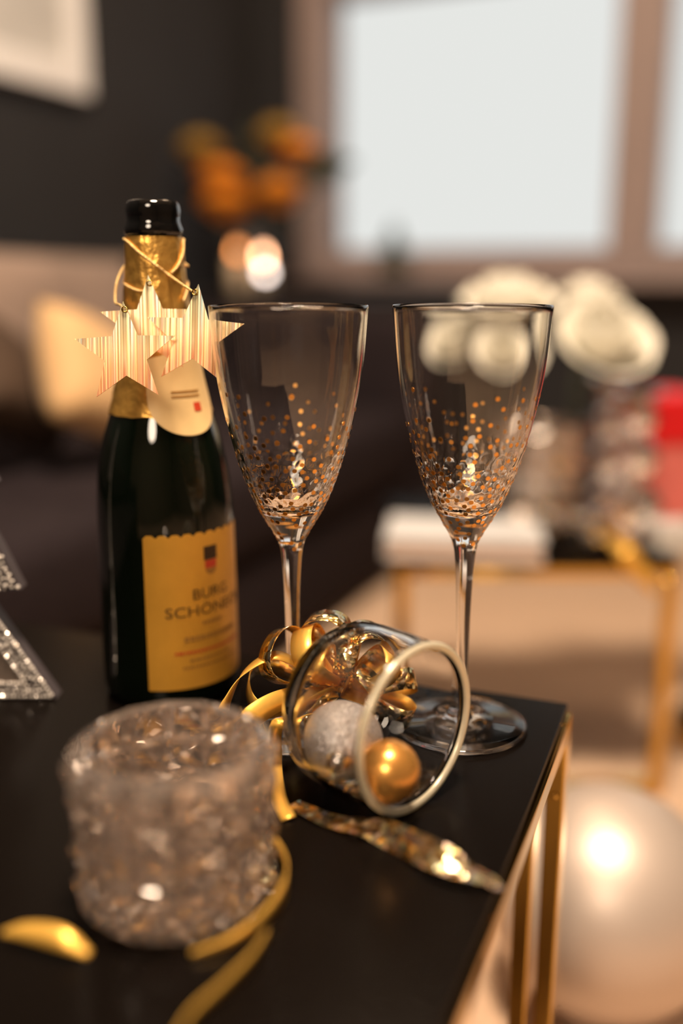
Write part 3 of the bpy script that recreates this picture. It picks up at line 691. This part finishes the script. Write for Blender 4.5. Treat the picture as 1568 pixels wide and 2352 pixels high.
def wrap_text(txt, size, deg, z, mat, parent, name, off=0.00055, sx=1.0):
    cu = bpy.data.curves.new('t', 'FONT'); cu.body = txt; cu.size = size; cu.align_x = 'CENTER'; cu.align_y = 'CENTER'; cu.resolution_u = 3; cu.extrude = 0
    to = bpy.data.objects.new('t', cu); COL.objects.link(to); bpy.context.view_layer.update()
    me = bpy.data.meshes.new_from_object(to.evaluated_get(bpy.context.evaluated_depsgraph_get())); bpy.data.objects.remove(to)
    for v in me.vertices:
        x, y = v.co.x * sx, v.co.y; zz = z + y; rr = rb(zz) + off; a = ang(deg) + x / rr
        v.co = (rr * math.cos(a), rr * math.sin(a), zz)
    me.materials.clear(); me.materials.append(mat); o = bpy.data.objects.new(name, me); return link(o, parent)
wrap_text('BURG', 0.0088, lc, bz(1327), M['ink'], lab, 'lettering', sx=1.15)
wrap_text('SCHÖNECK', 0.0088, lc, bz(1362), M['ink'], lab, 'lettering', sx=1.25)
def dashes(py, half, n, hgt, mat):
    rng = random.Random(py); s = -half
    bmv, bmf = [], []
    while s < half:
        w_ = rng.uniform(1.2, 4.0)
        for (a, z) in ((s, 0), (s + w_, 0), (s + w_, hgt), (s, hgt)):
            zz = bz(py) + z; rr = rb(zz) + 0.0005; an = ang(lc + a); bmv.append(Vector((rr * math.cos(an), rr * math.sin(an), zz)))
        k = len(bmv); bmf.append((k - 4, k - 3, k - 2, k - 1)); s += w_ + 0.9
    mesh('fine_print', bmv, bmf, mat, lab)
dashes(1394, 10, 6, 0.0022, M['faint_ink']); dashes(1426, 26, 8, 0.0030, M['faint_ink']); dashes(1452, 34, 10, 0.0016, M['red_ink']); dashes(1470, 22, 10, 0.0016, M['faint_ink']); dashes(1484, 28, 10, 0.0014, M['faint_ink'])
# crest: dark upper half, red lower half
def crest(z0, z1, hw, taper, mat, name):
    return patch(name, ang(lc - hw), ang(lc + hw), lambda s: z0 + taper * (2 * abs(s - 0.5)) ** 2, lambda s: z1, 0.0005, mat, lab, 10, 3)
crest(bz(1256), bz(1226), 6.6, 0, M['ink'], 'crest'); crest(bz(1274), bz(1257), 5.6, 0.0, M['red_ink'], 'crest'); crest(bz(1288), bz(1275), 5.2, 0.0022, M['faint_ink'], 'crest')
# oval neck label on the shoulder
nz0, nz1 = bz(985), bz(800); nc = 30.0
nl = patch('neck_label', ang(nc - 46), ang(nc + 46), lambda s: nz0 + (nz1 - nz0) * (0.5 - 0.5 * math.sqrt(max(0, 1 - (2 * s - 1) ** 2))) * 1.0, lambda s: nz1 - (nz1 - nz0) * 0.1 * abs(2 * s - 1), 0.0019, M['neck_label'], bot, 40, 20)
tag(nl, 'cream rounded neck label with a red mark')
patch('red_mark', ang(nc + 8), ang(nc + 18), lambda s: bz(935), lambda s: bz(916), 0.0022, M['red_ink'], nl, 6, 3)
for py in (893, 903): patch('fine_print', ang(nc - 18), ang(nc + 20), lambda s: bz(py), lambda s: bz(py - 4), 0.0022, M['faint_ink'], nl, 12, 1)

# ------------------------------------------------------------------ star ornaments on cords round the bottle neck
def star(cx, cy, y, rpx, rot, yaw, label, cordpts, tiltx=-0.20):
    c = at_y(cx, cy, y); depth = (c - CAM).dot(FW); R = rpx / FPX * depth; o = empty('star_ornament', c); th = 0.0007
    # outline, cut in narrow vertical ribs so the foil is really corrugated
    P = [Vector((math.cos(PI / 2 + rot + k * PI / 5) * (R if k % 2 == 0 else R * 0.42), 0, math.sin(PI / 2 + rot + k * PI / 5) * (R if k % 2 == 0 else R * 0.42))) for k in range(10)]
    bm = bmesh.new(); vv = [bm.verts.new(p) for p in P]; bm.faces.new(vv); x = -R; step = 0.0007; k = 0
    while x < R:
        g = bm.verts[:] + bm.edges[:] + bm.faces[:]; bmesh.ops.bisect_plane(bm, geom=g, plane_co=(x, 0, 0), plane_no=(1, 0, 0)); x += step
    rr = random.Random(int(cx)); amp = {}
    for v in bm.verts:
        i = round((v.co.x + R) / step); amp.setdefault(i, rr.uniform(-0.00016, 0.00016)); v.co.y += amp[i] - 0.012 * (abs(v.co.x) ** 1.0) * 0.25
    bmesh.ops.triangulate(bm, faces=bm.faces)
    r = bmesh.ops.extrude_face_region(bm, geom=bm.faces[:])
    for e in r['geom']:
        if isinstance(e, bmesh.types.BMVert): e.co.y += th
    s = bm_obj('star', bm, M['star'], o); s.rotation_euler = (tiltx, 0, yaw)
    RT = Matrix.Rotation(yaw, 3, 'Z') @ Matrix.Rotation(tiltx, 3, 'X')
    eye = [RT @ Vector((0.0014 * math.cos(a), -0.0006, R * 0.84 + 0.0014 * math.sin(a))) for a in [2 * PI * i / 12 for i in range(12)]]
    tube('eyelet', eye, 0.0004, M['gold'], o, 6, True)
    tube('cord', cat_rom([q - c for q in cordpts], 8), 0.0007, M['cord'], o, 6)
    return tag(o, label, 'star ornament', 'foil star ornaments on the bottle')
def neck(px_deg, py, off=0.002):
    z = bz(py); a = ang(px_deg); rr = rb(z) + off; return Vector((BC.x + rr * math.cos(a), BC.y + rr * math.sin(a), T + z))
NF = BC.y - 0.0305
back1 = [neck(d, 560, 0.0018) for d in (110, 150, 190, 230, 262)]
yA = BC.y - 0.056; yB = BC.y - 0.049; yC = BC.y - 0.0375
def hole(cx, cy, y, rpx, tilt=-0.20):
    c = at_y(cx, cy, y); R = rpx / FPX * (c - CAM).dot(FW); return c + Vector((0, 0.84 * R * math.sin(-tilt), 0.84 * R * math.cos(tilt)))
hA, hB, hC = hole(288, 812, yA, 120), hole(446, 773, yB, 120), hole(346, 750, yC, 118)
star(288, 812, yA, 120, 0.03, 0.05, 'foil star ornament hanging lowest, before the bottle shoulder', [hA, hA.lerp(neck(-70, 690, 0.006), 0.5), neck(-70, 690, 0.006), neck(-88, 640, 0.004)] + [neck(d, 600, 0.002) for d in (-130, -180, -230)] + [neck(d, 610, 0.002) for d in (-262, -272)])
star(446, 773, yB, 120, -0.06, -0.12, 'foil star ornament partly behind the rim of a champagne glass', [hB, hB.lerp(neck(24, 634, 0.002), 0.5), neck(24, 632, 0.0016), neck(2, 610, 0.0014), neck(-28, 582, 0.0014), neck(-60, 556, 0.0014)] + [neck(d, 549, 0.0014) for d in (-90, -135, -180, -225, -262)] + [neck(78, 556, 0.0014), neck(66, 582, 0.0014), neck(44, 612, 0.0014), neck(26, 628, 0.0030)])
star(346, 750, yC, 118, 0.02, 0.12, 'foil star ornament tucked against the bottle neck behind two other stars', [hC, neck(-20, 668, 0.004), neck(-60, 655, 0.0015), neck(-120, 640, 0.0015), neck(-180, 625, 0.0015), neck(-240, 640, 0.0015), neck(70, 660, 0.0015), neck(45, 690, 0.003)])

# ------------------------------------------------------------------ toppled round glass jar with balls
RIM_R = 0.0405; phi = math.radians(47); axb = Vector((-math.sin(phi), math.cos(phi), 0)); lat = Vector((math.cos(phi), math.sin(phi), 0))
RC = Vector((0.0328, 0.4310, T + RIM_R + 0.0012))
jar = empty('glass_jar', (RC.x, RC.y, T)); tag(jar, 'round clear glass jar lying on its side with baubles inside', 'jar')
JL = 0.058
jo = spl([(0.0405, 0.0), (0.0412, 0.008), (0.0416, 0.02), (0.0416, 0.034), (0.0395, 0.044), (0.034, 0.052), (0.025, 0.0565), (0.012, 0.058)], 5)
ji = spl([(0.0378, 0.001), (0.0384, 0.010), (0.0388, 0.02), (0.0388, 0.033), (0.0366, 0.041), (0.031, 0.0475), (0.022, 0.0515), (0.010, 0.0525)], 5)
JM = Matrix((( lat.x, 0, axb.x, RC.x - jar.location.x), (lat.y, 0, axb.y, RC.y - jar.location.y), (0, 1, 0, RC.z - jar.location.z), (0, 0, 0, 1)))
jf = lambda q: JM @ Vector((q.x, q.y, q.z))
lathe('jar_body', [(0, 0.058)] + jo[::-1] + [(0.0402, -0.0010), (0.0388, -0.0013), (0.0379, -0.0004)] + ji + [(0, 0.0525)], M['glass'], jar, 80, fn=jf)
ring = [(0.0395 + 0.0021 * math.cos(a), -0.0031 + 0.0015 * math.sin(a)) for a in [2 * PI * i / 14 for i in range(14)]]
o = lathe('jar_rim', ring, M['rim'], jar, 80, closed=True, fn=jf); tag(o, 'cream rim band with the glass edge shine painted in')
def jar_pt(along, lateral, r):
    """centre of a ball of radius r resting on the inside of the jar"""
    Ri = 0.0384 - r; return RC + axb * along + lat * lateral + Vector((0, 0, -math.sqrt(max(0, Ri * Ri - lateral * lateral))))
def ball(name, cpt, r, mat, label, parts=()):
    o = empty(name, (cpt.x, cpt.y, cpt.z - r)); lathe('ball', [(r * math.sin(PI * i / 36), r - r * math.cos(PI * i / 36)) for i in range(37)], M[mat], o, 56); return tag(o, label, 'bauble', None)
ball('glitter_bauble', jar_pt(0.0345, -0.0100, 0.0198) + Vector((0, 0, 0.0002)), 0.0196, 'glitter', 'silver glitter ball deep inside the glass jar')
ball('gold_bauble', jar_pt(0.0, -0.0165, 0.0149) + Vector((0, 0, 0.0002)), 0.0148, 'gold_ball', 'satin copper gold ball at the mouth of the glass jar')
ball('silver_bead', jar_pt(0.0180, -0.0300, 0.0058) + Vector((0, 0, 0.0002)), 0.0053, 'silver_bead', 'tiny silver bead inside the glass jar beside the gold ball')

# ------------------------------------------------------------------ gold ribbon bow behind the jar
bowc = Vector((-0.001, 0.506, T + 0.028)); bow = empty('gift_bow', (bowc.x, bowc.y, T)); tag(bow, 'gold foil gift bow with curled loops behind the glass jar', 'bow')
off0 = bowc - bow.location
def loop(d, L, h, wdt, m1, m2, spin=0.0, start=Vector((0, 0, 0))):
    d = Vector(d).normalized(); side = d.cross(Vector((0, -1, 0.25))).normalized(); nrm = side.cross(d).normalized()
    q = Quaternion(d, spin); side = q @ side; nrm = q @ nrm
    pts, wd = [], []
    for i in range(11):
        t = i / 10; pts.append(off0 + start + d * (L * math.sin(PI * t) ** 0.75 + 0.003) + side * h * math.sin(2 * PI * t)); wd.append(nrm)
    return ribbon('ribbon_loop', pts, wd, wdt, M[m1], bow, 4, 0.00014, M[m2], 0.0)
for (d, L, h, sp, m1) in [((-0.75, -0.25, 0.62), 0.040, 0.013, 0.5, 'holo'), ((-0.2, -0.1, 0.98), 0.036, 0.011, -0.4, 'holo'), ((0.45, 0.0, 0.85), 0.032, 0.011, 0.7, 'holo'),
                          ((0.95, 0.05, 0.12), 0.034, 0.010, 1.25, 'holo'), ((0.88, -0.10, -0.30), 0.034, 0.007, -1.2, 'holo'), ((-0.98, -0.2, 0.10), 0.040, 0.013, 0.8, 'ribbon'),
                          ((-0.85, -0.15, -0.42), 0.036, 0.011, -0.2, 'ribbon'), ((-0.45, -0.3, 0.80), 0.034, 0.012, 1.2, 'ribbon'), ((0.65, -0.25, 0.55), 0.030, 0.010, -1.0, 'ribbon'),
                          ((0.1, -0.35, 0.9), 0.028, 0.010, 1.5, 'holo'), ((-0.5, -0.1, -0.2), 0.026, 0.009, 1.0, 'holo'), ((0.3, -0.3, 0.2), 0.020, 0.009, 0.3, 'holo')]:
    loop(d, L * 1.18, h * 1.15, 0.0125, m1, 'ribbon' if m1 == 'holo' else 'holo', sp)
# thin curled tail reaching over to the bottle side, and a flat tail towards the crystal cup
ty = 0.492
o = ribbon('ribbon_tail', [q - bow.location for q in (bowc, at_y(660, 1512, 0.495), at_y(610, 1512, ty), at_y(556, 1550, ty - 0.005), at_y(522, 1610, ty - 0.012), at_y(508, 1655, ty - 0.02))], [(0, 1, 0.1), (0, 1, 0.2), (0.1, 1, 0.2), (0.3, 1, 0.2), (0.5, 1, 0.1), (0.6, 1, 0)], 0.008, M['ribbon'], bow, 8)
o = ribbon('ribbon_tail', [q - bow.location for q in (bowc + Vector((-0.01, 0, 0)), at_y(640, 1610, 0.48), at_y(575, 1650, 0.465), at_y(515, 1705, 0.452), onz(462, 1745, T + 0.002))], [(0.3, 0.6, 0.6)] * 5, [0.008, 0.011, 0.012, 0.012, 0.011], M['ribbon'], bow, 8)
o = ribbon('ribbon_tail', [q - bow.location for q in (bowc + Vector((-0.004, -0.004, -0.01)), at_y(645, 1655, 0.464), onz(632, 1740, T + 0.006), onz(640, 1830, T + 0.002), onz(662, 1880, T + 0.0015))], [(1, 0, 0.2)] * 5, 0.007, M['ribbon'], bow, 8)
# holographic streamer from under the jar to the table edge
sp = [onz(672, 1846, T + 0.0012), onz(760, 1885, T + 0.0012), onz(860, 1905, T + 0.003), onz(960, 1948, T + 0.008), onz(1050, 1988, T + 0.008), onz(1112, 2016, T + 0.0035), onz(1150, 2042, T + 0.002)]
o = ribbon('foil_streamer', sp, [(-.35, 1, 0), (-.35, 1, 0), (-.35, 1, 0.1), (-.35, 1, 0.45), (-.35, 1, 0.45), (-.35, 1, 0.2), (-.35, 1, 0)], [0.009, 0.011, 0.012, 0.013, 0.012, 0.009, 0.006], M['holo'], None, 6, 0.00015, None, 0.0003)
tag(o, 'holographic gold foil streamer running from the jar to the table edge', 'streamer')

# ------------------------------------------------------------------ crystal candle cup in front
VC = onz(410, 2042, T)
cup = crystal('crystal_cup', (VC.x, VC.y, T + 0.0003), 0.0366, 0.067, 14, 4, 0.0040, 0.0058, 0.010, 0.0345, 'chunky cut crystal candle cup standing before the bottle', 'candle cup')
# satin ribbons round its foot and a strip standing in for their reflection
def rim_pt(deg, rad, dz=0.0055): a = math.radians(deg); return Vector((VC.x + rad * math.cos(a), VC.y + rad * math.sin(a), T + dz))
o = ribbon('satin_ribbon', [onz(4, 2142, T + 0.004), onz(60, 2138, T + 0.007), onz(140, 2155, T + 0.0075), onz(205, 2192, T + 0.003)], [(0.1, 0.8, 0.5), (0.1, 0.8, 0.6), (0.1, 0.7, 0.7), (0.1, 0.8, 0.4)], [0.002, 0.0065, 0.0080, 0.003], M['ribbon'], None, 8); tag(o, 'curled golden satin ribbon end lying beside the crystal cup', 'ribbon')
o = ribbon('satin_ribbon', [rim_pt(d, 0.0450, z_) for d, z_ in ((285, 0.002), (305, 0.003), (325, 0.0045), (345, 0.0055), (5, 0.0055), (28, 0.0055), (50, 0.0055))], [(0, 0, 1)] * 7, [0.002, 0.004, 0.007, 0.009, 0.0095, 0.0095, 0.0095], M['ribbon'], None, 8); tag(o, 'golden satin ribbon bent round the foot of the crystal cup', 'ribbon')
o = ribbon('satin_ribbon', [onz(612, 2150, T + 0.0037), onz(575, 2205, T + 0.0037), onz(510, 2270, T + 0.0037), onz(440, 2335, T + 0.0037), onz(400, 2400, T + 0.0037)], [(0.12, 0.05, 1)] * 5, 0.0070, M['ribbon'], None, 8); tag(o, 'gold strip added for a ribbon reflection in the black table before the crystal cup', 'ribbon')  # upright strip added in place of a ribbon's mirror image

# ------------------------------------------------------------------ rhinestone tree ornament
TY = 0.556
def tp(px, py): q = at_y(px, py, TY); return q
cxp = -130
right = [(130, 1606), (-45, 1364), (48, 1356), (-74, 1120), (-12, 1112), (cxp, 880)]
tz = tp(cxp, 1606).x
tree = empty('rhinestone_tree', (tz, TY, T + 0.0003)); tag(tree, 'rhinestone covered tree ornament standing beside the bottle', 'ornament')
pr_ = []
for (px, py) in right: q = tp(px, py); pr_.append((q.x - tz, q.z - T))
pr_[0] = (pr_[0][0], 0.0)
outl = pr_ + [(-x, z) for x, z in pr_[-2::-1]]
tree.rotation_euler = (0, 0, 0)
def extr(poly, y0, y1, name, mat):
    bm = bmesh.new(); f = bm.faces.new([bm.verts.new((x, y0, z)) for x, z in poly]); r = bmesh.ops.extrude_face_region(bm, geom=[f])
    for e in r['geom']:
        if isinstance(e, bmesh.types.BMVert): e.co.y = y1
    bmesh.ops.triangulate(bm, faces=bm.faces); return bm_obj(name, bm, mat, tree)
extr(outl, 0.0, 0.011, 'tree_body', M['side_grey'])
def inset_tri(tri, d):
    c = Vector((sum(p[0] for p in tri) / len(tri), sum(p[1] for p in tri) / len(tri))); out = []
    n = len(tri)
    for i in range(n):
        p0, p1, p2 = Vector(tri[i - 1]), Vector(tri[i]), Vector(tri[(i + 1) % n]); a = (p1 - p0).normalized(); b = (p2 - p1).normalized(); na = Vector((-a.y, a.x)); nb = Vector((-b.y, b.x))
        k = d / max(0.15, 1 + na.dot(nb)); out.append(tuple(p1 + (na + nb) * k))
    return out
trap = [(-pr_[0][0], 0), (pr_[0][0], 0), (pr_[1][0], pr_[1][1]), (-pr_[1][0], pr_[1][1])]
extr(inset_tri(trap, 0.011), -0.0003, 0.0, 'panel', M['taupe'])
bm = bmesh.new(); bmesh.ops.create_icosphere(bm, subdivisions=1, radius=0.00118); ST = bpy.data.meshes.new('rhinestone'); bm.to_mesh(ST); bm.free(); ST.materials.append(M['rhinestone'])
stones = []
def inside(poly, x, z):
    r = False; n = len(poly)
    for i in range(n):
        (xa, za), (xb, zb2) = poly[i], poly[(i + 1) % n]
        if (za > z) != (zb2 > z) and x < (xb - xa) * (z - za) / (zb2 - za) + xa: r = not r
    return r
hole = inset_tri(trap, 0.0105); rng = random.Random(5)
bandpoly = outl
def edge_row(pts_, step=0.0022):
    for (xa, za), (xb, zb2) in zip(pts_, pts_[1:]):
        L = math.hypot(xb - xa, zb2 - za); n = max(1, int(L / step))
        for i in range(n): t = (i + 0.5) / n; stones.append((xa + (xb - xa) * t, za + (zb2 - za) * t))
shr = inset_tri(trap, 0.0012); edge_row(shr + shr[:1]); h2 = inset_tri(trap, 0.0098); edge_row(h2 + h2[:1])
tries = 0
while tries < 26000:
    tries += 1; x = rng.uniform(-0.02, outl[0][0]); z = rng.uniform(0, max(p_[1] for p_ in outl))
    if not inside(bandpoly, x, z) or inside(hole, x, z): continue
    if not all(inside(bandpoly, x + dx, z + dz) for dx, dz in ((0.0009, 0), (-0.0009, 0), (0, 0.0009), (0, -0.0009))): continue
    if any((x - a) ** 2 + (z - b) ** 2 < 0.0021 ** 2 for a, b in stones): continue
    stones.append((x, z))
def stone_px(x, z):
    v = Vector((tz + x, TY, T + z)) - CAM; return 784 + FPX * v.x / v.dot(FW)
seen = [s for s in stones if stone_px(*s) > -6]; rest = [s for s in stones if stone_px(*s) <= -6]
if len(seen) > 298: rest += seen[298:]; seen = seen[:298]
for (x, z) in seen:
    d = bpy.data.objects.new('rhinestone', ST); link(d, tree); d.location = (x, -0.0006, z + 0.0006); d.rotation_euler = (rng.uniform(0, 6), rng.uniform(0, 6), rng.uniform(0, 6)); k = rng.choice((0.8, 0.9, 1.0, 1.0, 1.25)); d.scale = (k, k, k)
bm = bmesh.new()
for (x, z) in rest: bmesh.ops.create_icosphere(bm, subdivisions=1, radius=0.0011, matrix=Matrix.Translation((x, -0.0006, z + 0.0006)))
o = bm_obj('rhinestone_field', bm, M['rhinestone'], tree); o['kind'] = 'stuff'
